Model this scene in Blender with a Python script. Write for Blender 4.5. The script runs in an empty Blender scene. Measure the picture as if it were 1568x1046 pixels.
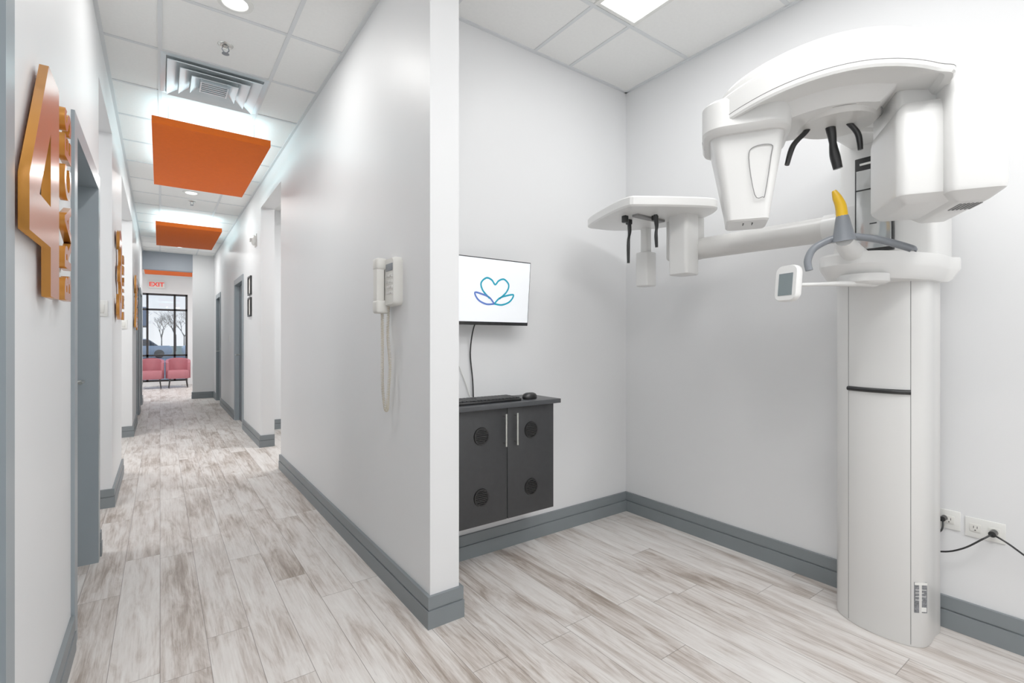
import bpy, bmesh, math, random
from mathutils import Matrix, Vector
random.seed(4)
S=bpy.context.scene
H=3.0
def lin(c):
    return tuple(((v/255)/12.92 if v/255<=0.04045 else ((v/255+0.055)/1.055)**2.4) for v in c)+(1,)
def mat(name,c,rough=0.5,metal=0.0,var=0.03,scale=8,bump=0.0,bscale=200,emit=0,coat=0,spec=0.5,alpha=None):
    m=bpy.data.materials.new(name); m.use_nodes=True
    nt=m.node_tree; b=nt.nodes['Principled BSDF']
    L=lin(c)
    tc=nt.nodes.new('ShaderNodeTexCoord')
    n=nt.nodes.new('ShaderNodeTexNoise'); n.inputs['Scale'].default_value=scale; n.inputs['Detail'].default_value=3
    nt.links.new(tc.outputs['Object'],n.inputs['Vector'])
    r=nt.nodes.new('ShaderNodeValToRGB')
    r.color_ramp.elements[0].position=0.3; r.color_ramp.elements[1].position=0.7
    r.color_ramp.elements[0].color=tuple(max(0,x*(1-var)) for x in L[:3])+(1,)
    r.color_ramp.elements[1].color=tuple(min(1,x*(1+var)) for x in L[:3])+(1,)
    nt.links.new(n.outputs['Fac'],r.inputs['Fac']); nt.links.new(r.outputs['Color'],b.inputs['Base Color'])
    b.inputs['Roughness'].default_value=rough; b.inputs['Metallic'].default_value=metal
    b.inputs['Specular IOR Level'].default_value=spec
    b.inputs['Coat Weight'].default_value=coat
    b.inputs['Coat Roughness'].default_value=0.12
    if bump>0:
        n2=nt.nodes.new('ShaderNodeTexNoise'); n2.inputs['Scale'].default_value=bscale; n2.inputs['Detail'].default_value=2
        nt.links.new(tc.outputs['Object'],n2.inputs['Vector'])
        bp=nt.nodes.new('ShaderNodeBump'); bp.inputs['Strength'].default_value=bump; bp.inputs['Distance'].default_value=0.002
        nt.links.new(n2.outputs['Fac'],bp.inputs['Height']); nt.links.new(bp.outputs['Normal'],b.inputs['Normal'])
    if emit>0:
        b.inputs['Emission Color'].default_value=L; b.inputs['Emission Strength'].default_value=emit
    return m

M_wall=mat('wall_paint',(226,227,228),0.45,var=0.01,scale=2,bump=0.12,bscale=350)
M_wall_shaded=mat('wall_paint_shaded',(140,148,158),0.5,var=0.01,scale=2)  # same wall paint, header's shadow put into the colour as grey
M_tile=mat('ceiling_tile_mineral',(240,240,238),0.9,var=0.015,scale=60,bump=0.5,bscale=500)
M_grid=mat('ceiling_grid_metal',(214,217,219),0.5,var=0.01)
M_base=mat('baseboard_grey_vinyl',(114,121,125),0.45,var=0.03)
M_frame=mat('door_frame_grey_paint',(136,146,152),0.35,var=0.02)
M_leaf=mat('door_leaf_grey',(92,100,106),0.45,var=0.05,scale=3)
M_white=mat('machine_white_enamel',(224,224,222),0.3,var=0.006,scale=3,coat=0.25)
M_white2=mat('machine_offwhite_enamel',(212,211,208),0.35,var=0.008,scale=3,coat=0.2)
M_seam=mat('seam_grey',(130,130,130),0.5)
M_grey=mat('machine_grey_plastic',(114,119,126),0.35,var=0.02)
M_black=mat('black_plastic',(11,12,14),0.35,var=0.05)
M_orange=mat('orange_fabric_panel',(248,106,32),0.85,var=0.03,scale=40,bump=0.3,bscale=800,spec=0.2)
M_sign=mat('sign_copper_face',(182,92,34),0.25,metal=0.45,var=0.04)
M_signs=mat('sign_edge_gold',(205,135,55),0.25,metal=0.45,var=0.04)
M_cab=mat('cabinet_charcoal_laminate',(36,37,39),0.5,var=0.12,scale=30)
M_top=mat('countertop_slate',(54,56,59),0.4,var=0.08,scale=50)
M_steel=mat('brushed_steel',(205,205,200),0.25,metal=1,var=0.03)
M_silver=mat('diffuser_aluminium',(208,219,225),0.3,metal=0.35,var=0.02)
M_ivory=mat('phone_white_plastic',(220,219,213),0.35,var=0.02)
M_ivory2=mat('phone_cord_ivory',(206,197,176),0.45,var=0.02)
M_yellow=mat('yellow_bite_plastic',(236,182,10),0.35,var=0.03)
M_plate=mat('switch_plate_white',(226,226,222),0.35)
M_screen=mat('screen_white',(230,234,238),0.3,var=0.0,emit=0.45)
M_red=mat('pink_vinyl',(172,98,108),0.5,var=0.05)
M_exit=mat('exit_letters_red',(225,50,35),0.4,emit=0.5)
M_darkal=mat('window_dark_aluminium',(28,24,24),0.4)
M_teal=mat('logo_teal',(0,150,178),0.5,emit=0.15)
M_purple=mat('logo_violet',(80,112,190),0.5,emit=0.15)
M_tubegrey=mat('touch_panel_mirror',(196,198,198),0.08,metal=0.6,var=0.01)
M_lamp=mat('lamp_diffuser',(255,255,255),0.5,var=0,emit=3.5)
M_asph=mat('asphalt',(165,165,162),0.9,var=0.1,scale=2)
M_lawn=mat('lawn_winter',(165,160,130),0.95,var=0.15,scale=3)
M_bark=mat('tree_bark',(120,108,100),0.9,var=0.1)
M_siding=mat('house_siding',(180,192,202),0.8)
M_roof=mat('house_roof',(110,115,125),0.9)

def floor_mat():
    m=bpy.data.materials.new('vinyl_plank_floor'); m.use_nodes=True
    nt=m.node_tree; N=nt.nodes; Lk=nt.links; b=N['Principled BSDF']
    tc=N.new('ShaderNodeTexCoord'); sp=N.new('ShaderNodeSeparateXYZ'); Lk.new(tc.outputs['Object'],sp.inputs[0])
    def mth(op,a,bb=None,c=None):
        n=N.new('ShaderNodeMath'); n.operation=op
        for i,v in enumerate((a,bb,c)):
            if v is None: continue
            if isinstance(v,(int,float)): n.inputs[i].default_value=v
            else: Lk.new(v,n.inputs[i])
        return n.outputs[0]
    W=0.155; Ln=1.22
    xs=mth('DIVIDE',sp.outputs['X'],W); row=mth('FLOOR',xs); fx=mth('FRACT',xs)
    wn=N.new('ShaderNodeTexWhiteNoise'); wn.noise_dimensions='1D'; Lk.new(row,wn.inputs['W'])
    ys=mth('ADD',mth('DIVIDE',sp.outputs['Y'],Ln),mth('MULTIPLY',wn.outputs['Value'],7.3))
    col=mth('FLOOR',ys); fy=mth('FRACT',ys)
    cb=N.new('ShaderNodeCombineXYZ'); Lk.new(row,cb.inputs[0]); Lk.new(col,cb.inputs[1])
    wi=N.new('ShaderNodeTexWhiteNoise'); wi.noise_dimensions='2D'; Lk.new(cb.outputs[0],wi.inputs['Vector'])
    pid=wi.outputs['Value']
    def noise(sx,sy,detail,rough,off,dist=0.0):
        c=N.new('ShaderNodeCombineXYZ')
        Lk.new(mth('ADD',mth('MULTIPLY',sp.outputs['X'],sx),mth('MULTIPLY',pid,off)),c.inputs[0])
        Lk.new(mth('ADD',mth('MULTIPLY',sp.outputs['Y'],sy),mth('MULTIPLY',pid,off*0.7)),c.inputs[1])
        Lk.new(mth('MULTIPLY',pid,13.0),c.inputs[2])
        n=N.new('ShaderNodeTexNoise'); n.inputs['Scale'].default_value=1; n.inputs['Detail'].default_value=detail
        n.inputs['Roughness'].default_value=rough; n.inputs['Distortion'].default_value=dist
        Lk.new(c.outputs[0],n.inputs['Vector']); return n.outputs['Fac']
    def ramp(v,els):
        r=N.new('ShaderNodeValToRGB'); Lk.new(v,r.inputs['Fac']); e=r.color_ramp.elements
        e[0].position=els[0][0]; e[0].color=lin(els[0][1]); e[1].position=els[-1][0]; e[1].color=lin(els[-1][1])
        for p,c in els[1:-1]:
            q=e.new(p); q.color=lin(c)
        return r.outputs['Color']
    n1=noise(15,2.4,6,0.66,37,0.7)   # weathered patches
    n2=noise(85,3.2,4,0.7,91)        # grain
    n3=noise(4.5,1.4,2,0.5,11)
    v=mth('ADD',mth('ADD',mth('MULTIPLY',n1,0.52),mth('MULTIPLY',n2,0.32)),mth('MULTIPLY',n3,0.26))
    v=mth('ADD',v,mth('MULTIPLY',mth('SUBTRACT',pid,0.5),0.09))
    colr=ramp(v,[(0.37,(126,113,102)),(0.45,(158,146,136)),(0.51,(186,177,170)),(0.57,(204,198,193)),(0.69,(219,216,212))])
    n4=noise(130,4.0,3,0.6,53)
    cr4=mth('MULTIPLY',mth('LESS_THAN',n4,0.37),0.25)
    m4=N.new('ShaderNodeMix'); m4.data_type='RGBA'; Lk.new(cr4,m4.inputs['Factor']); Lk.new(colr,m4.inputs['A']); m4.inputs['B'].default_value=lin((132,122,114))
    dx=mth('MULTIPLY',mth('MINIMUM',fx,mth('SUBTRACT',1.0,fx)),W)
    dy=mth('MULTIPLY',mth('MINIMUM',fy,mth('SUBTRACT',1.0,fy)),Ln)
    d=mth('MINIMUM',dx,dy)
    s=mth('LESS_THAN',d,0.0014)
    mx=N.new('ShaderNodeMix'); mx.data_type='RGBA'
    Lk.new(mth('MULTIPLY',s,0.7),mx.inputs['Factor']); Lk.new(m4.outputs['Result'],mx.inputs['A']); mx.inputs['B'].default_value=lin((96,88,82))
    Lk.new(mx.outputs['Result'],b.inputs['Base Color'])
    b.inputs['Roughness'].default_value=0.42
    bp=N.new('ShaderNodeBump'); bp.inputs['Strength'].default_value=0.15; bp.inputs['Distance'].default_value=0.002
    Lk.new(n2,bp.inputs['Height']); Lk.new(bp.outputs['Normal'],b.inputs['Normal'])
    return m
M_floor=floor_mat()

# ---------------- helpers
def finish(name,bm,material,parent=None,smooth=True,angle=40):
    bmesh.ops.recalc_face_normals(bm,faces=bm.faces)
    me=bpy.data.meshes.new(name); bm.to_mesh(me); bm.free()
    mats=material if isinstance(material,(list,tuple)) else [material]
    for mm in mats: me.materials.append(mm)
    if smooth:
        me.polygons.foreach_set('use_smooth',[True]*len(me.polygons)); me.set_sharp_from_angle(angle=math.radians(angle))
    ob=bpy.data.objects.new(name,me); S.collection.objects.link(ob)
    if parent: ob.parent=parent
    return ob
def empty(name,loc=(0,0,0)):
    e=bpy.data.objects.new(name,None); e.empty_display_size=0.1; S.collection.objects.link(e); e.location=(0,0,0); return e
def addbox(bm,b,M=None,bev=0,seg=3):
    x0,x1,y0,y1,z0,z1=b
    vs=[bm.verts.new(p) for p in ((x0,y0,z0),(x1,y0,z0),(x1,y1,z0),(x0,y1,z0),(x0,y0,z1),(x1,y0,z1),(x1,y1,z1),(x0,y1,z1))]
    fs=[bm.faces.new([vs[i] for i in f]) for f in ((0,3,2,1),(4,5,6,7),(0,1,5,4),(1,2,6,5),(2,3,7,6),(3,0,4,7))]
    geo=vs
    if bev>0:
        ed=list({e for f in fs for e in f.edges})
        res=bmesh.ops.bevel(bm,geom=ed,offset=bev,segments=seg,profile=0.5,affect='EDGES')
        geo=list({v for f in res['faces'] for v in f.verts}|{v for v in vs if v.is_valid})
    if M is not None:
        bmesh.ops.transform(bm,matrix=M,verts=geo)
def boxes(name,bl,m,parent=None,bev=0,M=None,seg=3):
    bm=bmesh.new()
    for b in bl: addbox(bm,b,M,bev,seg)
    return finish(name,bm,m,parent,smooth=bev>0)
def cr(pts,n=6,closed=True):
    out=[];L=len(pts)
    rng=range(L) if closed else range(L-1)
    for i in rng:
        g=lambda k:Vector(pts[k%L]) if closed else Vector(pts[min(max(k,0),L-1)])
        p0,p1,p2,p3=g(i-1),g(i),g(i+1),g(i+2)
        for k in range(n):
            t=k/n
            out.append(0.5*((2*p1)+(-p0+p2)*t+(2*p0-5*p1+4*p2-p3)*t*t+(-p0+3*p1-3*p2+p3)*t**3))
    if not closed: out.append(Vector(pts[-1]))
    return out
def loft(name,rings,m,parent=None,M=None,cap=True,angle=40):
    bm=bmesh.new(); R=[]
    for r in rings: R.append([bm.verts.new(p) for p in r])
    n=len(R[0])
    for a,b in zip(R[:-1],R[1:]):
        for i in range(n):
            bm.faces.new((a[i],a[(i+1)%n],b[(i+1)%n],b[i]))
    if cap: bm.faces.new(R[0]); bm.faces.new(R[-1])
    if M is not None: bm.transform(M)
    return finish(name,bm,m,parent,True,angle)
def rrect(x0,x1,y0,y1,r,n=5):
    p=[]
    for cx,cy,a in ((x1-r,y1-r,0),(x0+r,y1-r,90),(x0+r,y0+r,180),(x1-r,y0+r,270)):
        for k in range(n+1):
            t=math.radians(a+90*k/n); p.append((cx+r*math.cos(t),cy+r*math.sin(t)))
    return p
def tube(name,pts,rad,m,parent=None,smoothn=6,sides=12,closed=False,flat=1.0):
    P=cr(pts,smoothn,closed) if smoothn>1 else [Vector(p) for p in pts]
    n=len(P)
    rads=rad if isinstance(rad,(list,tuple)) else None
    bm=bmesh.new(); rings=[]
    up=None
    for i,p in enumerate(P):
        t=(P[min(i+1,n-1)]-P[max(i-1,0)])
        if closed: t=P[(i+1)%n]-P[(i-1)%n]
        t.normalize()
        if up is None:
            up=Vector((0,0,1)) if abs(t.z)<0.9 else Vector((1,0,0))
        a=t.cross(up); 
        if a.length<1e-4: a=t.cross(Vector((0,1,0)))
        a.normalize(); bb=a.cross(t).normalized(); up=bb
        if rads:
            f=i/(n-1)*(len(rads)-1); k=min(int(f),len(rads)-2); r=rads[k]+(rads[k+1]-rads[k])*(f-k)
        else: r=rad
        rings.append([bm.verts.new(p+a*math.cos(2*math.pi*j/sides)*r+bb*math.sin(2*math.pi*j/sides)*r*flat) for j in range(sides)])
    idx=range(n) if closed else range(n-1)
    for i in idx:
        A,B=rings[i],rings[(i+1)%n]
        for j in range(sides): bm.faces.new((A[j],A[(j+1)%sides],B[(j+1)%sides],B[j]))
    if not closed: bm.faces.new(rings[0]); bm.faces.new(rings[-1])
    return finish(name,bm,m,parent,True,50)
def lathe(name,prof,m,parent=None,M=None,n=32,angle=40):
    bm=bmesh.new(); R=[]
    for r,z in prof:
        R.append([bm.verts.new((r*math.cos(2*math.pi*j/n),r*math.sin(2*math.pi*j/n),z)) for j in range(n)])
    for a,b in zip(R[:-1],R[1:]):
        for j in range(n): bm.faces.new((a[j],a[(j+1)%n],b[(j+1)%n],b[j]))
    bm.faces.new(R[0]); bm.faces.new(R[-1])
    if M is not None: bm.transform(M)
    return finish(name,bm,m,parent,True,angle)
def curve_mesh(name,cu,M,m,parent=None):
    ob=bpy.data.objects.new('tmp',cu); S.collection.objects.link(ob)
    bpy.context.view_layer.update()
    dg=bpy.context.evaluated_depsgraph_get()
    me=bpy.data.meshes.new_from_object(ob.evaluated_get(dg))
    bpy.data.objects.remove(ob)
    me.transform(M); me.name=name
    mats=m if isinstance(m,(list,tuple)) else [m]
    me.materials.clear()
    for mm in mats: me.materials.append(mm)
    if len(mats)>1:
        nx=(M.to_3x3()@Vector((0,0,1))).normalized()
        for p in me.polygons: p.material_index=0 if abs(p.normal.dot(nx))>0.8 else 1
    o=bpy.data.objects.new(name,me); S.collection.objects.link(o)
    if parent: o.parent=parent
    return o
def text(name,s,size,ext,M,m,parent=None,sx=1.0,bold=0.0,spc=1.0):
    cu=bpy.data.curves.new(name,'FONT'); cu.body=s; cu.size=size; cu.extrude=ext; cu.align_x='CENTER'; cu.align_y='CENTER'; cu.offset=bold; cu.space_character=spc
    return curve_mesh(name,cu,M@Matrix.Diagonal((sx,1,1,1)),m,parent)
def flat(name,loops,ext,M,m,parent=None):
    cu=bpy.data.curves.new(name,'CURVE'); cu.dimensions='2D'; cu.fill_mode='BOTH'; cu.extrude=ext
    for lp in loops:
        sp=cu.splines.new('POLY'); sp.points.add(len(lp)-1)
        for i,p in enumerate(lp): sp.points[i].co=(p[0],p[1],0,1)
        sp.use_cyclic_u=True
    return curve_mesh(name,cu,M,m,parent)
def basis(o,x,y,z):
    M=Matrix.Identity(4)
    for i,v in enumerate((x,y,z,o)):
        for k in range(3): M[k][i]=v[k]
    return M
def area(name,loc,sx,sy,power,color=(1,1,1),rot=(0,0,0),parent=None,spread=None):
    l=bpy.data.lights.new(name,'AREA'); l.shape='RECTANGLE'; l.size=sx; l.size_y=sy; l.energy=power; l.color=color
    if spread: l.spread=spread
    o=bpy.data.objects.new(name,l); o.location=loc; o.rotation_euler=rot; S.collection.objects.link(o)
    if parent: o.parent=parent
    return o

# ---------------- shell
XL=-0.285; XH=0.93; XR=2.715; YB=2.355
boxes('floor',[(-3.3,4.2,-1.9,16.5,-0.1,0)],M_floor)
boxes('ceiling',[(-3.3,4.2,-1.9,16.5,H,H+0.1)],M_tile)
gb=[]
gz=(H-0.004,H+0.001); t=0.011
for x in (0.0,0.61): gb.append((x-t,x+t,-1.6,16.2)+gz)
for x in (1.27,1.865,2.155): gb.append((x-t,x+t,-1.6,YB)+gz)
for x in (-1.83,-1.22,-0.61,1.22,1.83,2.44,3.05): gb.append((x-t,x+t,2.5 if x>0 else 3.6,16.2)+gz)
y=3.06-0.61*7
while y<16.2:
    gb.append((-3,4,y-t,y+t)+(H-0.0045,H+0.001)) if y>2.5 else gb.append((XL,XR,y-t,y+t)+(H-0.0045,H+0.001))
    y+=0.61
for x0,x1,y0,y1 in ((XL,XL+0.02,-1.6,12.1),(XH-0.02,XH,1.88,12.1),(1.07,1.09,1.88,YB),(XR-0.02,XR,-1.6,YB),(1.07,XR,YB-0.02,YB),(XH-0.02,1.09,1.86,1.88)):
    gb.append((x0,x1,y0,y1,H-0.008,H+0.001))
boxes('ceiling_grid',gb,M_grid)

boxes('wall_left',[(-0.43,XL,-1.6,0.64,0,H),(-0.43,XL,0.64,1.54,2.08,H),(-0.43,XL,1.54,2.62,0,H),(-0.43,XL,2.62,3.52,2.08,H),
  (-0.43,XL,3.52,3.64,0,H),(-0.43,XL,3.64,4.60,2.73,H),(-0.43,XL,4.60,5.70,0,H),(-0.43,XL,5.70,7.80,2.73,H),(-0.43,XL,7.80,9.1,0,H),
  (-0.43,XL,9.1,10.0,2.08,H),(-0.43,XL,10.0,10.6,0,H),(-0.43,XL,10.6,11.5,2.08,H),(-0.43,XL,11.5,12.25,0,H)],M_wall)
boxes('wall_hallway_right',[(XH,1.07,1.88,5.03,0,H),(XH,1.07,5.03,6.16,2.73,H),(XH,1.07,6.16,7.62,0,H),(XH,1.07,7.62,8.5,2.08,H),
  (XH,1.07,8.5,10.7,0,H),(XH,1.07,10.7,11.5,2.08,H),(XH,1.07,11.5,12.25,0,H)],M_wall)
boxes('wall_back',[(1.07,XR,YB,2.5,0,H)],M_wall)
boxes('wall_right',[(XR,XR+0.15,-1.75,2.5,0,H)],M_wall)
boxes('wall_front',[(-0.43,XR,-1.75,-1.6,0,H)],M_wall)
boxes('wall_side_room_left',[(-3.1,-0.43,3.5,3.62,0,H),(-3.1,-0.43,4.60,4.72,0,H),(-3.1,-0.43,7.80,7.92,0,H),(-3.2,-3.1,3.5,7.92,0,H),(-3.1,-0.43,5.58,5.70,0,H)],M_wall)
boxes('wall_side_room_right',[(1.07,4.1,7.3,7.45,0,H),(3.9,4.1,2.5,7.3,0,H),(XR+0.15,4.1,2.35,2.5,0,H)],M_wall)
boxes('wall_hallway_end',[(0.55,XH,12.1,12.25,0,H)],M_wall)
boxes('trim_hallway_end_header',[(XL,0.55,12.1,12.25,2.64,H)],M_wall_shaded)
boxes('wall_lobby_left',[(-2.7,-2.55,12.25,16.35,0,H),(-2.55,-0.43,12.1,12.25,0,H)],M_wall)
boxes('wall_lobby_right',[(3.5,3.65,12.25,16.35,0,H),(1.07,3.5,12.1,12.25,0,H)],M_wall)
boxes('wall_lobby_window',[(-2.55,-1.5,16.2,16.35,0,H),(0.62,3.5,16.2,16.35,0,H),(-1.5,0.62,16.2,16.35,2.48,H),(-1.5,0.62,16.2,16.35,0,0.1)],M_wall)

def bb(name,segs):
    bl=[]
    for sg in segs:
        x0,y0,x1,y1,nx,ny=sg[:6]; ea,eb=(sg[6],sg[7]) if len(sg)>6 else (0,0)
        for th,z0,z1 in ((0.018,0,0.075),(0.010,0.075,0.082),(0.015,0.082,0.135)):
            if nx: a=(min(x0,x0+nx*th),max(x0,x0+nx*th),y0-ea*th,y1+eb*th)
            else:  a=(x0-ea*th,x1+eb*th,min(y0,y0+ny*th),max(y0,y0+ny*th))
            bl.append(a+(z0,z1))
    return boxes(name,bl,M_base)
bb('baseboard_right',[(XR,-1.6,XR,YB,-1,0)])
bb('baseboard_back',[(1.088,YB,XR-.018,YB,0,-1)])
bb('baseboard_hallway_right',[(XH,1.88,XH,5.03,-1,0,1,1),(XH,1.88,1.07,1.88,0,-1),(1.07,1.88,1.07,YB,1,0,1,0),(XH,5.03,1.07,5.03,0,1),
  (XH,6.16,1.07,6.16,0,-1),(XH,6.16,XH,7.56,-1,0,1,0),(XH,8.56,XH,10.64,-1,0),(XH,11.56,XH,12.08,-1,0)])
bb('baseboard_left',[(XL,-1.6,XL,0.58,1,0),(XL,1.60,XL,2.56,1,0),(XL,3.58,XL,3.64,1,0),(XL,4.60,XL,5.70,1,0,1,0),(XL,7.80,XL,9.04,1,0,1,0),
  (XL,10.06,XL,10.54,1,0),(XL,11.56,XL,12.1,1,0),(-3.1,4.60,XL,4.60,0,-1),(-3.1,7.80,XL,7.80,0,-1)])
bb('baseboard_hallway_end',[(0.55,12.1,XH,12.1,0,-1),(0.55,12.1,0.55,12.25,-1,0,1,0)])
bb('baseboard_side_room',[(1.07,7.3,3.88,7.3,0,-1),(3.9,2.5,3.9,7.3,-1,0)])

# doors
def door(name,xf,s,y0,y1,leafm,depth=0.145,hy=None,recess=0.10):
    e=empty(name); zt=2.08; c=0.05; p=0.012
    xa,xb=sorted((xf+s*p,xf-s*(depth+p)))
    def X(a,b): return tuple(sorted((xf+s*a,xf+s*b)))
    bl=[]
    for (ya,yb) in ((y0,y0+0.03),(y1-0.03,y1)): bl.append((xa,xb,ya,yb,0,zt-0.03))
    bl.append((xa,xb,y0,y1,zt-0.03,zt))
    a=X(p,0)
    bl+= [a+(y0-c,y0,0,zt+c),a+(y1,y1+c,0,zt+c),a+(y0,y1,zt,zt+c)]
    st=X(-recess+0.015,-recess)
    bl+= [st+(y0+0.03,y0+0.045,0,zt-0.03),st+(y1-0.045,y1-0.03,0,zt-0.03)]
    boxes('frame',bl,M_frame,e)
    boxes('leaf',[X(-recess,-recess-0.042)+(y0+0.033,y1-0.033,0.008,zt-0.033)],leafm,e,bev=0.002)
    hy=hy or y1-0.1
    tube('lever_handle',[(xf-s*recess,hy,1.0),(xf-s*(recess-0.05),hy,1.0),(xf-s*(recess-0.055),hy-0.02,1.0),(xf-s*(recess-0.055),hy-0.12,1.0)],0.009,M_steel,e,3)
    return e
door('door_1',XL,1,0.64,1.54,M_frame)
door('door_2',XL,1,2.62,3.52,M_frame)
door('door_3',XL,1,9.1,10.0,M_leaf)
door('door_4',XL,1,10.6,11.5,M_leaf)
door('door_5',XH,-1,7.62,8.5,M_leaf,recess=0.05)
door('door_6',XH,-1,10.7,11.5,M_leaf,recess=0.05)

# ---------------- lobby window + outside
w=empty('window_1')
fb=[]
for x in (-1.5,-0.88,-0.3,0.30,0.57): fb.append((x,x+0.05,16.2,16.3,0.1,2.48))
for z in (0.1,0.78,2.02,2.43): fb.append((-1.5,0.62,16.2,16.3,z,z+0.05))
boxes('mullions',fb,M_darkal,w)
gl=bpy.data.materials.new('window_glass'); gl.use_nodes=True; nt=gl.node_tree
nt.nodes.remove(nt.nodes['Principled BSDF'])
tr=nt.nodes.new('ShaderNodeBsdfTransparent'); gs=nt.nodes.new('ShaderNodeBsdfGlossy'); gs.inputs['Roughness'].default_value=0.02
ms=nt.nodes.new('ShaderNodeMixShader'); ms.inputs[0].default_value=0.06
nt.links.new(tr.outputs[0],ms.inputs[1]); nt.links.new(gs.outputs[0],ms.inputs[2]); nt.links.new(ms.outputs[0],nt.nodes['Material Output'].inputs[0])
boxes('pane',[(-1.48,0.6,16.245,16.25,0.12,2.46)],gl,w)
boxes('ground_outside',[(-60,60,16.6,140,-0.3,-0.15)],M_lawn)
boxes('parking_lot',[(-50,50,18,52,-0.15,-0.13)],M_asph)
hs=empty('neighbor_house')
boxes('walls',[(-9,-1.5,58,66,-0.15,2.6)],M_siding,hs)
loft('roof',[[(-9.4,57.6,2.6),(-1.1,57.6,2.6),(-1.1,66.4,2.6),(-9.4,66.4,2.6)],[(-9.4,61.9,4.6),(-1.1,61.9,4.6),(-1.1,62.1,4.6),(-9.4,62.1,4.6)]],M_roof,hs)
boxes('windows',[(-8,-7,57.95,58,1,2.2),(-5.6,-4.6,57.95,58,1,2.2),(-3.2,-2.2,57.95,58,0,2.1)],M_darkal,hs)
def car(x,y,c):
    e=empty('parked_car'); mb=mat('car_paint',c,0.3,coat=0.5)
    def R(z,x0,x1,hy): return [(a,b,z) for a,b in rrect(x+x0,x+x1,y-hy,y+hy,0.25)]
    loft('body',[R(0.12,-2.1,2.1,.82),R(0.3,-2.2,2.2,.88),R(0.65,-2.2,2.15,.88),R(0.8,-2.05,2.0,.84)],mb,e)
    loft('cabin',[R(0.8,-1.5,1.3,.78),R(1.28,-1.0,.7,.62)],M_darkal,e)
    loft('roof',[R(1.26,-1.02,.72,.63),R(1.32,-.9,.6,.58)],mb,e)
    for i,(sx,sy) in enumerate(((-1.35,-.8),(1.35,-.8),(-1.35,.8),(1.35,.8))):
        lathe('wheel_%d'%(i+1),[(0.2,-.1),(0.32,-.09),(0.32,.09),(0.2,.1)],M_black,e,basis((x+sx,y+sy,0.19),(1,0,0),(0,0,1),(0,-1,0)),20)
car(-1.4,46,(170,178,188)); car(3.6,47,(225,228,230)); car(-6.6,46.5,(150,60,55))
def tree(x,y,h,sd):
    random.seed(sd); bm=bmesh.new()
    def br(p,d,l,r,k):
        q2=p+d*l
        a=d.orthogonal().normalized(); b=d.cross(a)
        A=[bm.verts.new(p+(a*math.cos(j*1.2566)+b*math.sin(j*1.2566))*r) for j in range(5)]
        B=[bm.verts.new(q2+(a*math.cos(j*1.2566)+b*math.sin(j*1.2566))*r*0.65) for j in range(5)]
        for j in range(5): bm.faces.new((A[j],A[(j+1)%5],B[(j+1)%5],B[j]))
        bm.faces.new(B)
        if k>0:
            for _ in range(3 if k>1 else 4):
                nd=(d+Vector((random.uniform(-.7,.7),random.uniform(-.7,.7),random.uniform(-.1,.5)))).normalized()
                br(p+d*l*random.uniform(0.6,1.0),nd,l*random.uniform(.6,.8),r*.55,k-1)
    br(Vector((x,y,-0.15)),Vector((0,0,1)),h*0.26,h*0.011,5)
    finish('bare_tree',bm,M_bark)
for i,(x,y,h) in enumerate(((1.6,74,8),(-2.0,82,9),(4.0,84,9),(-6.5,88,10),(0.2,92,9),(2.6,78,8),(-4.2,90,8))): tree(x,y,h,i+3)

# lobby chairs
def chair(x,y):
    e=empty('lobby_armchair')
    n=24
    outer=[];inner=[]
    for k in range(n+1):
        a=math.radians(-20+220*k/n)
        outer.append((x+0.27*math.cos(a),y+0.02+0.26*math.sin(a))); inner.append((x+0.21*math.cos(a),y+0.02+0.20*math.sin(a)))
    loop=outer+inner[::-1]
    hh=[0.78-0.12*abs(1-2*k/n)**2 for k in range(n+1)]; hs2=hh+hh[::-1]
    loft('back_shell',[[(p[0],p[1],0.24) for p in loop],[(p[0],p[1],hs2[i]-0.02) for i,p in enumerate(loop)]],M_red,e)
    rr=rrect(x-0.23,x+0.23,y-0.25,y+0.2,0.07)
    loft('seat',[[(a,b,z) for a,b in [((px-x)*s+x,(py-y)*s+y) for px,py in rr]] for z,s in ((0.24,0.96),(0.27,1),(0.42,1),(0.45,0.95))],M_red,e)
    for i,(sx,sy) in enumerate(((-1,-1),(1,-1),(-1,1),(1,1))):
        tube('leg_%d'%(i+1),[(x+sx*0.17,y+sy*0.17,0.26),(x+sx*0.2,y+sy*0.2,0.0)],[0.016,0.01],M_darkal,e,1,8)
chair(-0.18,15.25); chair(0.38,15.25)

# exit sign
e=empty('exit_sign')
boxes('housing',[(-0.25,0.10,16.15,16.2,2.61,2.81)],M_plate,e,bev=0.006)
text('letters','EXIT',0.16,0.003,basis((-0.075,16.147,2.71),(1,0,0),(0,0,1),(0,-1,0)),M_exit,e,1.0,0.004)

# ---------------- orange clouds
def cloud(x0,x1,y0,y1,z0,lz,p=14):
    e=empty('ceiling_cloud_panel')
    boxes('panel',[(x0,x1,y0,y1,z0,z0+0.055)],M_orange,e,bev=0.003)
    for i,(xx,yy) in enumerate(((x0+.1,y0+.15),(x1-.1,y0+.15),(x0+.1,y1-.15),(x1-.1,y1-.15))):
        tube('hanger_%d'%(i+1),[(xx,yy,z0+0.05),(xx,yy,H)],0.003,M_steel,e,1,6)
    if lz:
        area('uplight_strip',((x0+x1)/2,(y0+y1)/2,z0+0.075),x1-x0-0.1,y1-y0-0.1,p,(0.42,0.88,1.0),(math.pi,0,0),e)
cloud(-0.05,0.73,4.36,6.08,2.79,True,20)
cloud(-0.05,0.73,8.2,9.95,2.79,True,20)
cloud(-0.3,0.7,13.2,14.9,2.84,False)

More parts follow.
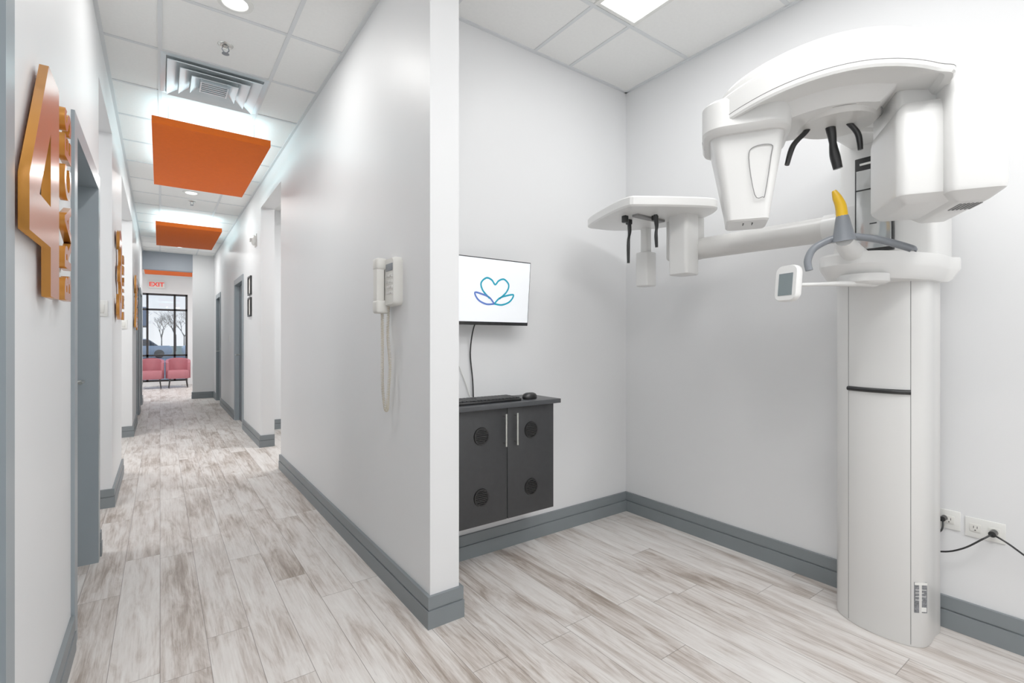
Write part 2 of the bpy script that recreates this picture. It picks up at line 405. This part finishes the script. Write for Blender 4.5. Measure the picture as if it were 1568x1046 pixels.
def downlight(x,y,p):
    e=empty('recessed_downlight')
    lathe('trim_ring',[(0.058,H-0.003),(0.062,H-0.009),(0.085,H-0.007),(0.088,H)],M_plate,e,Matrix.Translation((x,y,0)))
    lathe('lens',[(0.001,H-0.006),(0.058,H-0.006),(0.058,H-0.001)],M_lamp,e,Matrix.Translation((x,y,0)))
    l=bpy.data.lights.new('lamp','AREA'); l.shape='DISK'; l.size=0.11; l.energy=p; l.color=(1,0.99,0.97)
    o=bpy.data.objects.new('lamp',l); o.location=(x,y,H-0.012); S.collection.objects.link(o); o.parent=e
downlight(0.32,2.93,13)
downlight(0.305,0.4,8)
downlight(0.305,7.02,15)
downlight(0.305,11.2,15)
def troffer(x0,x1,y0,y1,p):
    e=empty('ceiling_troffer_light')
    boxes('frame',[(x0-.012,x0+.012,y0,y1,H-.01,H),(x1-.012,x1+.012,y0,y1,H-.01,H),(x0+.012,x1-.012,y0,y0+.02,H-.01,H),(x0+.012,x1-.012,y1-.02,y1,H-.01,H)],M_plate,e)
    boxes('lens',[(x0+.012,x1-.012,y0+.02,y1-.02,H-.006,H-.001)],M_lamp,e)
    area('lamp',((x0+x1)/2,(y0+y1)/2,H-0.012),x1-x0-.03,y1-y0-.05,p,(1,1,1),(0,0,0),e)
troffer(1.865,2.155,0.61,1.82,8)
troffer(1.27,1.865,-1.2,-0.6,30)  # unseen fixture behind the camera, added as fill light
troffer(0.65,1.25,-0.6,0.6,26)  # also out of view: added fill fixture to flatten the alcove lighting
troffer(1.83,2.44,4.9,6.1,60)
troffer(-1.83,-1.22,3.8,4.4,22)
troffer(-1.83,-1.22,6.1,7.3,40)
troffer(1.22,1.83,13.4,14.6,60)
troffer(-1.83,-1.22,13.4,14.6,60)

def sprinkler(x,y):
    e=empty('fire_sprinkler')
    T=Matrix.Translation((x,y,0))
    lathe('escutcheon',[(0.012,H-0.012),(0.03,H-0.010),(0.04,H-0.004),(0.042,H)],M_steel,e,T)
    tube('frame_arm_1',[(x-.012,y,H-.01),(x-.018,y,H-.03),(x,y,H-.05)],0.003,M_grey,e,3,6)
    tube('frame_arm_2',[(x+.012,y,H-.01),(x+.018,y,H-.03),(x,y,H-.05)],0.003,M_grey,e,3,6)
    lathe('deflector',[(0.003,H-0.056),(0.02,H-0.054),(0.02,H-0.051),(0.003,H-0.050)],M_grey,e,T)
sprinkler(0.32,3.39); sprinkler(0.33,7.45)

# air diffuser
e=empty('ceiling_air_diffuser')
x0,x1,y0,y1=0.0,0.61,3.67,4.28; cx,cy=(x0+x1)/2,(y0+y1)/2
def sq(h,z): return [(cx-h,cy-h,z),(cx+h,cy-h,z),(cx+h,cy+h,z),(cx-h,cy+h,z)]
bm=bmesh.new()
def fr(h1,z1,h2,z2):
    A=[bm.verts.new(p) for p in sq(h1,z1)];B=[bm.verts.new(p) for p in sq(h2,z2)]
    for i in range(4): bm.faces.new((A[i],A[(i+1)%4],B[(i+1)%4],B[i]))
fr(0.303,H-0.006,0.275,H-0.010); fr(0.275,H-0.010,0.272,H-0.002)
fr(0.268,H-0.030,0.205,H-0.004); fr(0.268,H-0.030,0.270,H-0.026)
fr(0.20,H-0.034,0.14,H-0.006); fr(0.20,H-0.034,0.202,H-0.030)
fr(0.135,H-0.038,0.085,H-0.008); fr(0.135,H-0.038,0.137,H-0.034)
for f in list(bm.faces): f.smooth=False
me=bpy.data.meshes.new('louvre_cones'); bm.to_mesh(me); bm.free(); me.materials.append(M_silver)
o=bpy.data.objects.new('louvre_cones',me); S.collection.objects.link(o); o.parent=e
boxes('core_louvre',[(cx-.075,cx+.075,cy-.075+i*.03,cy-.066+i*.03,H-.032,H-.012) for i in range(6)]+[(cx-.083,cx-.075,cy-.083,cy+.083,H-.036,H-.004),(cx+.075,cx+.083,cy-.083,cy+.083,H-.036,H-.004)],M_silver,e)
boxes('throat',[(cx-.27,cx+.27,cy-.27,cy+.27,H-.003,H-.001)],mat('diffuser_throat',(170,178,182),0.5),e)
boxes('core_throat',[(cx-.075,cx+.075,cy-.075,cy+.075,H-.006,H-.003)],M_black,e)

# ---------------- signs on left wall
R0=basis((0,0,0),(0,1,0),(0,0,1),(1,0,0))
def T(x,y,z): return Matrix.Translation((x,y,z))
def sign(yc,num,word,custom=False):
    e=empty('room_number_sign')
    xx=XL+0.022
    if custom:
        flat('numeral',[[(1.62,1.485),(1.62,1.62),(1.87,1.99),(2.04,1.99),(2.04,1.345),(1.90,1.345),(1.90,1.485)],
           [(1.74,1.60),(1.90,1.60),(1.90,1.81)]],0.010,T(xx,0,0)@R0,(M_sign,M_signs),e)
    else:
        text('numeral',num,0.95,0.010,T(xx,yc,1.695)@R0,(M_sign,M_signs),e,0.85,0.02)
    Rr=basis((0,0,0),(0,0,1),(0,-1,0),(1,0,0))
    text('name_letters',word,0.185,0.010,T(xx,yc+0.39,1.67)@Rr,(M_sign,M_signs),e,0.86,0.006,1.22)
    boxes('standoff_pins',[(XL,XL+0.012,yc-0.02,yc,1.55,1.57),(XL,XL+0.012,yc+.1,yc+.12,1.8,1.82),(XL,XL+0.012,yc+.38,yc+.40,1.45,1.47),(XL,XL+0.012,yc+.38,yc+.40,1.88,1.9)],M_steel,e)
sign(1.84,'4','BRACES',True)
sign(4.98,'3','SMILES')
sign(8.2,'2','RETAIN')

# ---------------- switches, small wall devices
def switch(name,M):
    e=empty(name)
    boxes('plate',[(-0.036,0.036,-0.058,0.058,0,0.006)],M_plate,e,bev=0.002,M=M)
    boxes('rocker',[(-0.016,0.016,-0.032,0.032,0.005,0.010)],M_ivory,e,bev=0.0015,M=M)
FN=lambda x,y,z: basis((x,y,z),(1,0,0),(0,0,1),(0,-1,0))
switch('light_switch',FN(-0.345,4.60,1.45)); switch('light_switch',FN(-0.37,7.80,1.42)); 
switch('light_switch',basis((XH,9.2,1.25),(0,-1,0),(0,0,1),(-1,0,0)))
WL=lambda y,z: basis((XH,y,z),(0,-1,0),(0,0,1),(-1,0,0))
e=empty('fire_alarm_strobe'); M=WL(6.5,2.41)
lathe('body',[(0.06,0.005),(0.062,0.03),(0.05,0.045),(0.02,0.055)],M_plate,e,M)
boxes('lens',[(-0.025,0.025,-0.02,0.02,0.05,0.07)],M_white2,e,bev=0.005,M=M)
boxes('back_plate',[(-0.055,0.055,-0.075,0.075,-0.002,0.01)],M_plate,e,bev=0.003,M=M)
M_photo=mat('print_paper',(215,212,205),0.5,var=0.3,scale=12)
for z in (1.91,1.64):
    e=empty('picture_frame'); M=WL(6.95,z)
    boxes('frame',[(-0.12,0.12,0.10,0.12,0,.02),(-0.12,0.12,-0.12,-0.10,0,.02),(-0.12,-0.10,-0.10,.10,0,.02),(0.10,0.12,-0.10,.10,0,.02)],M_black,e,M=M)
    boxes('print',[(-0.10,0.10,-0.10,0.10,0,.006)],M_photo,e,M=M)
WR=lambda y,z: basis((XR,y,z),(0,-1,0),(0,0,1),(-1,0,0))
def outlet(y,z,hw,cs):
    e=empty('wall_outlet'); M=WR(y,z)
    boxes('plate',[(-hw,hw,-0.040,0.040,0,0.006)],M_plate,e,bev=0.002,M=M)
    bl=[];sl=[]
    for c0 in cs:
        bl.append((c0-.017,c0+.017,-.016,.016,.005,.009))
        for k in (-.006,.005): sl.append((c0+k,c0+k+.002,-.002,.008,.0085,.0096))
        sl.append((c0-.002,c0+.002,-.011,-.007,.0085,.0096))
    boxes('socket',bl,M_ivory,e,bev=0.001,M=M); boxes('slots',sl,M_black,e,M=M)
outlet(0.585,0.46,0.036,(0,)); outlet(0.475,0.45,0.060,(-.028,.028))
e=empty('power_cord')
tube('plug',[(XR-.009,0.447,0.45),(XR-.045,0.447,0.45)],0.012,M_black,e,1)
tube('cable',[(XR-.04,0.447,0.45),(XR-.07,0.47,0.43),(XR-.06,0.53,0.37),(XR-.05,0.60,0.33),(XR-.05,0.70,0.32)],0.0035,M_black,e)
tube('cable_right',[(XR-.04,0.447,0.45),(XR-.05,0.40,0.43),(XR-.03,0.32,0.37),(XR-.03,0.2,0.32),(XR-.03,-0.1,0.3)],0.0035,M_black,e)
tube('plug_left',[(XR-.009,0.60,0.465),(XR-.04,0.60,0.465)],0.011,M_black,e,1)
tube('cable_left',[(XR-.03,0.60,0.46),(XR-.05,0.60,0.42),(XR-.05,0.64,0.38)],0.0035,M_black,e)

# ---------------- wall phone
e=empty('wall_phone'); 
M=basis((XH,2.25,1.50),(0,-1,0),(0,0,1),(-1,0,0))
rr=rrect(-0.085,0.085,-0.115,0.115,0.025)
loft('base',[[(a,b,0) for a,b in rr],[(a,b,0.03) for a,b in rr],[(a*.93,b*.95,0.045) for a,b in rr]],M_ivory,e,M)
loft('handset_grip',[[(a,b,z) for a,b in rrect(-0.08,-0.025,-.105,.105,.02)] for z in (0.05,0.075)]+[[(a*.97,b,z) for a,b in rrect(-0.076,-0.03,-.10,.10,.018)] for z in (0.085,)],M_ivory,e,M)
boxes('earpiece',[(-0.085,-0.02,0.06,0.118,0.035,0.088)],M_ivory,e,bev=0.012,M=M)
boxes('mouthpiece',[(-0.085,-0.02,-0.15,-0.085,0.02,0.088)],M_ivory,e,bev=0.012,M=M)
boxes('display',[(-0.01,0.07,0.05,0.085,0.044,0.048)],M_grey,e,bev=0.002,M=M)
boxes('keys',[(-0.005+.027*i,0.013+.027*i,0.02-.027*j,0.034-.027*j,0.043,0.049) for i in range(3) for j in range(4)],M_white2,e,bev=0.002,M=M)
path=cr([(XH-.05,2.30,1.35),(XH-.045,2.31,1.2),(XH-.035,2.335,1.0),(XH-.03,2.315,0.89),(XH-.03,2.285,0.885),(XH-.035,2.26,0.97),(XH-.03,2.25,1.1),(XH-.025,2.29,1.25),(XH-.03,2.27,1.385)],40,False)
ph=0;pts=[]
for i in range(len(path)-1):
    p=path[i];q2=path[i+1];L=(q2-p).length;ns=max(2,int(L/0.0012));t=(q2-p).normalized();a=Vector((1,0,0));a=(a-t*a.dot(t)).normalized();b=t.cross(a)
    for k in range(ns):
        c=p+(q2-p)*(k/ns); ph+=L/ns/0.0085*2*math.pi
        pts.append(c+a*math.cos(ph)*0.007+b*math.sin(ph)*0.007)
tube('coiled_cord',pts,0.0018,M_ivory2,e,1,5)

# ---------------- cabinet + desk things
e=empty('wall_cabinet')
boxes('carcass',[(1.10,1.81,2.12,YB,0.28,0.865)],M_cab,e)
boxes('door_left',[(1.167,1.487,2.10,2.119,0.275,0.865)],M_cab,e,bev=0.0015)
boxes('door_right',[(1.491,1.81,2.10,2.119,0.275,0.865)],M_cab,e,bev=0.0015)
boxes('filler',[(1.10,1.163,2.10,2.119,0.275,0.865)],M_cab,e)
boxes('countertop',[(1.075,1.84,2.07,YB,0.866,0.89)],M_top,e,bev=0.002)
for i,x in enumerate((1.462,1.535)):
    tube('handle_%d'%(i+1),[(x,2.105,0.82),(x,2.072,0.82)],0.004,M_steel,e,1,8)
    tube('handle_post_%d'%(i+1),[(x,2.105,0.68),(x,2.072,0.68)],0.004,M_steel,e,1,8)
    tube('handle_bar_%d'%(i+1),[(x,2.072,0.665),(x,2.072,0.835)],0.006,M_steel,e,1,10)
k=0
M_vent=mat('vent_black',(3,3,4),0.4)
for x in (1.326,1.648):
    for z in (0.73,0.418):
        k+=1
        Mv=basis((x,2.10,z),(1,0,0),(0,0,1),(0,-1,0))
        bm=bmesh.new(); n=32
        ringp=[(0.036,0.001),(0.037,0.006),(0.044,0.006),(0.046,0)]
        R=[[bm.verts.new((r*math.cos(2*math.pi*j/n),r*math.sin(2*math.pi*j/n),z0)) for j in range(n)] for r,z0 in ringp]
        for a,b in zip(R[:-1],R[1:]):
            for j in range(n): bm.faces.new((a[j],a[(j+1)%n],b[(j+1)%n],b[j]))
        bm.faces.new(R[0])
        for j in range(-3,4):
            hw=math.sqrt(0.036**2-(j*0.0095)**2)
            addbox(bm,(-hw,hw,j*.0095-.0025,j*.0095+.0025,0.001,0.006))
        bm.transform(Mv); finish('vent_%d'%k,bm,M_vent,e)
e=empty('computer_keyboard')
boxes('base',[(1.16,1.60,2.12,2.265,0.89,0.905)],M_black,e,bev=0.004)
kb=[]
for r in range(5):
    for c in range(19):
        kb.append((1.168+c*.0225,1.187+c*.0225,2.128+r*.0265,2.150+r*.0265,0.904,0.912))
boxes('keys',kb,mat('keycap_black',(24,25,28),0.45),e,bev=0.002,seg=1)
e=empty('computer_mouse')
rr=[]
for z,s in ((0.890,0.9),(0.897,1.0),(0.908,0.97),(0.918,0.82),(0.925,0.5)):
    rr.append([(1.685+0.045*s*math.cos(a)*1.1,2.16+0.03*s*math.sin(a),z) for a in [2*math.pi*i/24 for i in range(24)]])
loft('body',rr,M_black,e)
tube('wheel',[(1.66,2.156,0.92),(1.66,2.164,0.92)],0.006,M_grey,e,1)

# monitor
e=empty('computer_monitor')
tl=math.radians(5)
M=Matrix.Translation((1.47,2.235,1.485))@Matrix.Rotation(tl,4,'X')@basis((0,0,0),(1,0,0),(0,0,1),(0,-1,0))
boxes('bezel',[(-.262,.262,-.182,.182,-.02,.012)],M_black,e,bev=0.003,M=M)
boxes('screen',[(-.256,.256,-.163,.176,.011,.0135)],M_screen,e,M=M)
boxes('rear_bulge',[(-.14,.14,-.11,.11,-.045,-.018)],M_black,e,bev=0.01,M=M)
tube('arm',[(1.47,2.26,1.485),(1.47,2.345,1.485)],0.02,M_black,e,1)
boxes('wall_mount_plate',[(1.42,1.52,2.34,YB,1.43,1.54)],M_black,e)
def logo(name,pts2,m,r=0.0085):
    P=cr([(a,b,0) for a,b in pts2],8,False); bm=bmesh.new(); V=[]
    for i,p in enumerate(P):
        t=(P[min(i+1,len(P)-1)]-P[max(i-1,0)]).normalized(); nrm=Vector((-t.y,t.x,0))*r*0.6
        V.append([bm.verts.new(M@(Vector((p.x*1.3,p.y*1.15,0))+Vector((0.02,0.005,0.0145))+nrm*s)) for s in (1,-1)])
    for a,b in zip(V[:-1],V[1:]): bm.faces.new((a[0],a[1],b[1],b[0]))
    finish(name,bm,m,e,False)
logo('logo_heart',[(0.025,-0.035),(0.06,0.0),(0.07,0.035),(0.045,0.06),(0.018,0.052),(0,0.032),(-0.018,0.052),(-0.045,0.06),(-0.07,0.035),(-0.06,0.0),(-0.025,-0.035)],M_teal)
logo('logo_leaf_right',[(0,-0.06),(0.04,-0.063),(0.08,-0.045),(0.098,-0.012),(0.06,-0.018),(0.025,-0.032),(0,-0.06)],M_teal)
logo('logo_leaf_left',[(0,-0.06),(-0.04,-0.063),(-0.08,-0.045),(-0.098,-0.012),(-0.06,-0.018),(-0.025,-0.032),(0,-0.06)],M_purple)
e=empty('monitor_cable')
tube('black_cable',[(1.42,2.27,1.36),(1.40,2.30,1.28),(1.405,2.34,1.15),(1.42,2.34,1.0),(1.425,2.34,0.895)],0.004,M_black,e)
tube('white_cable',[(1.30,2.345,1.22),(1.32,2.345,1.12),(1.37,2.345,1.0),(1.41,2.345,0.895)],0.0025,M_plate,e)

# ---------------- panoramic x-ray machine
mc=empty('dental_panoramic_xray_machine')
colp=[(2.67,.90),(2.57,.93),(2.49,.925),(2.445,.885),(2.412,.82),(2.40,.745),(2.404,.69),(2.42,.635),(2.465,.598),(2.57,.600),(2.67,.625)]
def colring(z,s=1.0,ox=0):
    c=(2.55,.765); P=cr([(a,b,0) for a,b in colp],4,True)
    return [(c[0]+(p.x-c[0])*s+ox,c[1]+(p.y-c[1])*s,z) for p in P]
loft('column_lower',[colring(0.0,.98),colring(0.006,1),colring(1.49,1.0)],M_white,mc)
loft('column_upper',[colring(1.48,.95,.01),colring(2.10,.95,.01),colring(2.12,.92,.01)],M_white,mc)
boxes('wall_bracket',[(2.62,XR,.66,.84,1.75,1.95),(2.62,XR,.66,.84,0.2,0.4)],M_white2,mc)
for i,(sx_,sy_) in enumerate(((2.4185,.638),(2.4275,.857))):
    boxes('column_seam_%d'%(i+1),[(sx_-.001,sx_+.0015,sy_-.001,sy_+.001,0.01,1.46)],M_seam,mc)
tube('front_slot',[(2.425,.858,1.012),(2.405,.80,1.012),(2.395,.745,1.012),(2.400,.685,1.012),(2.416,.637,1.012)],0.010,M_black,mc,4,8)
ln=Vector((-0.66,-0.75,0)).normalized(); lx=Vector((0,0,1)).cross(ln)
Ml=basis((2.442,.6145,0.20),lx,(0,0,1),ln)
boxes('rating_label',[(-.023,.023,-.06,.06,-.004,0.004)],mat('label_ink',(110,112,116),0.6,var=0.5,scale=150),mc,M=Ml)
boxes('label_print',[(-.023,.023,.050,.06,.004,.0045),(-.02,.02,.030,.032,.004,.0045),(-.02,.01,.018,.020,.004,.0045),(-.02,.02,.004,.006,.004,.0045),(-.02,.005,-.010,-.008,.004,.0045),(.002,.02,-.055,-.038,.004,.0045)],M_plate,mc,M=Ml)
# carriage shelf
shp=[(2.62,.90),(2.48,.925),(2.32,.90),(2.17,.87),(2.11,.815),(2.105,.73),(2.15,.66),(2.27,.60),(2.40,.555),(2.46,.546),(2.55,.546),(2.62,.552)]
def sring(z,s=1.0):
    P=cr([(a,b,0) for a,b in shp],4,True); c=(2.44,.73)
    return [(c[0]+(p.x-c[0])*s,c[1]+(p.y-c[1])*s,z) for p in P]
loft('carriage_shelf',[sring(1.455,.84),sring(1.465,.90),sring(1.50,.985),sring(1.508,1.0),sring(1.545,1.0),sring(1.552,.99)],M_white,mc,angle=25)
loft('carriage_body',[[(a,b,z) for a,b in rrect(2.42,2.66,.56,.92,.03)] for z in (1.54,1.78)]+[[(2.53+(a-2.53)*.95,.74+(b-.74)*.95,1.80) for a,b in rrect(2.42,2.66,.56,.92,.03)]],M_white,mc)
# touch panel
boxes('panel_bezel',[(2.385,2.405,.685,.82,1.585,1.985)],M_black,mc,bev=0.004)
boxes('panel_glass',[(2.382,2.386,.692,.813,1.60,1.93)],M_tubegrey,mc,bev=0.001)
boxes('panel_mark',[(2.3805,2.3855,.72,.80,1.952,1.960)],M_plate,mc)
boxes('panel_divider',[(2.3805,2.3825,.692,.813,1.845,1.85),(2.3805,2.3825,.74,.765,1.70,1.705)],M_black,mc)
# rotating unit frame
C=Vector((1.93,.72,0)); ex=Vector((.53,-.848,0)).normalized(); ey=Vector((-ex.y,ex.x,0))
ML=basis(C,ex,ey,(0,0,1))
outl=[(-.435,.02),(-.425,-.09),(-.36,-.165),(-.22,-.235),(-.06,-.27),(.10,-.268),(.20,-.255),(.245,-.235),(.25,0),(.248,.18),(.2,.22),(.05,.25),(-.1,.245),(-.25,.20),(-.38,.14)]
OP=cr([(a,b,0) for a,b in outl],5,True)
def rring(s,z,sy=None,cx=-0.05,cy=-0.01):
    sy=sy or s
    out=[]
    for p in OP:
        x=(p.x-cx)*s+cx
        out.append((x,(p.y-cy)*sy+cy,z-(0.45 if x<0 else 0.95)*x*x))
    return out
loft('rotor_ring',[rring(.40,1.99),rring(.50,1.992),rring(.56,2.01),rring(.62,2.035),rring(.90,2.05),rring(.93,2.037),rring(.985,2.037),rring(1.0,2.045),rring(1.0,2.115),rring(.99,2.128),rring(.97,2.134),rring(.8,2.145)],M_white,mc,ML,angle=25)
tube('rotor_ring_seam',[Vector(ML@Vector(p)) for p in rring(1.0,2.058)],0.0012,M_seam,mc,1,6,True)
loft('rotor_cover',[rring(.86,2.13),rring(.85,2.168),rring(.82,2.182),rring(.6,2.20),rring(.3,2.215)],M_white,mc,ML)
def circ(r,z,cx=0,cy=0,n=40): return [(cx+r*math.cos(2*math.pi*j/n),cy+r*math.sin(2*math.pi*j/n),z) for j in range(n)]
loft('rotor_hub',[circ(.115,1.975),circ(.125,1.985),circ(.13,2.01)],M_white2,mc,ML)
tube('rotor_hub_seam',[Vector(ML@Vector(p)) for p in circ(.132,1.992,n=32)],0.002,M_seam,mc,1,6,True)
boxes('overhead_arm',[(2.0,2.64,.63,.87,2.05,2.16)],M_white,mc,bev=0.03)
def lr(x0,x1,y0,y1,r,z): return [(a,b,z) for a,b in rrect(x0,x1,y0,y1,r,6)]
loft('detector_mount',[lr(-.415,-.165,-.150,.13,.06,1.945),lr(-.432,-.152,-.165,.15,.07,1.955),lr(-.438,-.15,-.172,.155,.075,1.965),lr(-.438,-.15,-.172,.155,.075,2.055),lr(-.43,-.155,-.165,.145,.075,2.065)],M_white,mc,ML,angle=25)
loft('detector_head',[lr(-.350,-.222,-.075,.08,.018,1.650),lr(-.356,-.216,-.082,.088,.022,1.656),lr(-.362,-.210,-.088,.092,.024,1.70),lr(-.40,-.178,-.125,.115,.035,1.90),lr(-.412,-.168,-.135,.12,.045,1.955)],M_white,mc,ML,angle=25)
tube('detector_panel_seam',[Vector(ML@Vector(p)) for p in ((-.240,-.100,1.725),(-.265,-.102,1.735),(-.285,-.122,1.86),(-.27,-.127,1.895),(-.215,-.127,1.895),(-.215,-.120,1.86),(-.232,-.102,1.735))],0.0015,M_seam,mc,4,6,True)
boxes('detector_slots',[(-.30,-.296,-.04,-.01,1.647,1.651),(-.27,-.266,-.04,-.01,1.647,1.651)],M_black,mc,M=ML)
def tb(x0,x1,y0,y1,r,zs):
    return [lr(x0+d,x1-d,y0+d,y1-d,max(r-d,.006),z) for z,d in zs]
loft('tube_head_housing',tb(.24,.385,-.205,.165,.026,((1.634,.040),(1.637,.034),(1.662,.004),(1.675,0),(2.020,0),(2.033,.005),(2.039,.014))),M_white,mc,ML,angle=25)
loft('tube_head_collimator',tb(.128,.345,-.170,.130,.03,((1.645,.032),(1.648,.026),(1.670,.003),(1.680,0),(1.91,0),(1.940,.006),(1.958,.020),(1.965,.04))),M_white,mc,ML,angle=28)
boxes('tube_head_bridge',[(.14,.30,-.12,.14,1.93,2.03)],M_white,mc,bev=0.02,M=ML)
boxes('tube_head_vent',[(.29+.010*i,.295+.010*i,-.14,-.06,1.6315,1.636) for i in range(6)],M_seam,mc,M=ML)
tube('temple_support_1',[(1.895,.785,2.01),(1.880,.797,1.97),(1.845,.825,1.92),(1.826,.838,1.85)],[.010,.010,.009,.010,.008],M_black,mc)
tube('temple_support_2',[(1.925,.705,2.02),(1.945,.69,1.985),(1.972,.668,1.94),(1.98,.663,1.885)],[.010,.010,.009,.010,.008],M_black,mc)
tube('forehead_support',[(1.925,.742,2.01),(1.935,.735,1.95),(1.94,.73,1.89),(1.952,.722,1.83)],[.017,.016,.012,.017,.015],M_black,mc)
tube('bite_holder',[(1.985,.715,1.575),(1.98,.716,1.62),(1.975,.717,1.665)],[.038,.028,.019],M_grey,mc,4,16)
tube('bite_tip',[(1.975,.717,1.66),(1.970,.720,1.70),(1.960,.728,1.73),(1.952,.735,1.755)],[.019,.018,.015,.007],M_yellow,mc,4,12)
tube('hand_grip',[(1.925,.805,1.475),(1.925,.81,1.515),(1.94,.79,1.56),(1.985,.73,1.592),(2.03,.66,1.583),(2.05,.60,1.56),(2.065,.545,1.532),(2.066,.54,1.525)],.0125,M_grey,mc,6,14)
tube('bite_support_arm',[(1.985,.715,1.585),(2.06,.73,1.565),(2.18,.74,1.54)],[.03,.034,.04],M_white,mc,4,14)
tube('display_arm',[(2.28,.72,1.445),(2.12,.745,1.435),(1.98,.79,1.427),(1.86,.835,1.42)],[.026,.018,.012,.011],M_white,mc,6,12,flat=0.6)
loft('display_arm_hub',[circ(.075,1.435,2.2,.73),circ(.085,1.442,2.2,.73),circ(.085,1.47,2.2,.73)],M_white,mc)
dn=Vector((-.95,.25,0.1)).normalized(); dxx=Vector((0,0,1)).cross(dn).normalized(); dup=dn.cross(dxx)
MD=basis((1.84,.84,1.425),dxx,dup,dn)
rr=rrect(-.045,.045,-.065,.065,.025)
loft('display_body',[[(a*.9,b*.9,-.018) for a,b in rr],[(a,b,-.01) for a,b in rr],[(a,b,.008) for a,b in rr],[(a*.94,b*.96,.013) for a,b in rr]],M_white,mc,MD)
boxes('display_glass',[(-.028,.028,-.045,.035,.012,.0145)],mat('display_grey_glass',(110,122,125),0.15),mc,M=MD)
# cephalometric arm
tube('ceph_arm',[(2.47,.90,1.725),(2.46,1.3,1.73),(2.455,1.72,1.735)],.058,M_white2,mc,1,28)
tube('ceph_arm_collar',[(2.47,.88,1.725),(2.47,.96,1.725)],.066,M_white,mc,1,28)
plate=[(1.955,1.70),(2.02,1.62),(2.30,1.45),(2.40,1.455),(2.475,1.55),(2.52,1.70),(2.50,1.90),(2.36,2.09),(2.20,2.15),(2.12,2.14),(2.02,1.93)]
PP=cr([(a,b,0) for a,b in plate],4,True)
def pring(z,s): return [((p.x-2.25)*s+2.25,(p.y-1.78)*s+1.78,z) for p in PP]
loft('ceph_plate',[pring(1.908,.93),pring(1.910,.97),pring(1.918,1.0),pring(1.955,1.0),pring(1.962,.985),pring(1.985,.6)],M_white,mc,angle=25)
loft('ceph_sensor',[lr(2.30,2.41,1.575,1.685,.02,1.58),lr(2.295,2.415,1.57,1.69,.02,1.585),lr(2.295,2.415,1.57,1.69,.02,1.93)],M_white,mc)
boxes('ceph_collimator',[(2.38,2.47,1.90,1.99,1.55,1.76),(2.40,2.45,1.92,1.97,1.74,1.93)],M_white,mc,bev=0.01)
boxes('ceph_joint',[(2.39,2.52,1.60,1.78,1.68,1.93)],M_white2,mc,bev=0.02)
boxes('ceph_track',[(2.10,2.34,1.74,1.78,1.895,1.912)],M_seam,mc,bev=0.004)
boxes('ceph_track_knobs',[(2.07,2.10,1.80,1.83,1.87,1.91),(2.2,2.23,1.7,1.73,1.88,1.91),(2.155,2.185,1.845,1.875,1.88,1.91)],M_black,mc,bev=0.006)
tube('ear_rod_1',[(2.17,1.86,1.91),(2.175,1.86,1.84),(2.165,1.86,1.78),(2.165,1.86,1.66)],[.010,.012,.008,.010,.008],M_black,mc)
tube('ear_rod_2',[(2.20,1.70,1.91),(2.21,1.70,1.85),(2.205,1.70,1.80),(2.21,1.70,1.73)],[.010,.012,.008,.010,.008],M_black,mc)

# ---------------- world
W=bpy.data.worlds.new('sky'); S.world=W; W.use_nodes=True; nt=W.node_tree
tc=nt.nodes.new('ShaderNodeTexCoord'); sx=nt.nodes.new('ShaderNodeSeparateXYZ'); nt.links.new(tc.outputs['Generated'],sx.inputs[0])
rp=nt.nodes.new('ShaderNodeValToRGB'); nt.links.new(sx.outputs['Z'],rp.inputs['Fac'])
rp.color_ramp.elements[0].position=0.0; rp.color_ramp.elements[0].color=lin((232,238,244))
rp.color_ramp.elements[1].position=0.5; rp.color_ramp.elements[1].color=lin((120,165,215))
nt.links.new(rp.outputs[0],nt.nodes['Background'].inputs[0]); nt.nodes['Background'].inputs[1].default_value=1.35

# camera
cd=bpy.data.cameras.new('camera'); cam=bpy.data.objects.new('camera',cd); S.collection.objects.link(cam)
cam.location=(0,0,1.22); cam.rotation_euler=(math.pi/2,0,-math.radians(35.88))
cd.sensor_width=36; cd.lens=36*745/1568; cd.shift_y=-2/1568; cd.clip_start=0.02; cd.clip_end=300
S.camera=cam
S.view_settings.view_transform='Standard'; S.view_settings.look='None'; S.view_settings.exposure=-0.27; S.view_settings.gamma=1.24
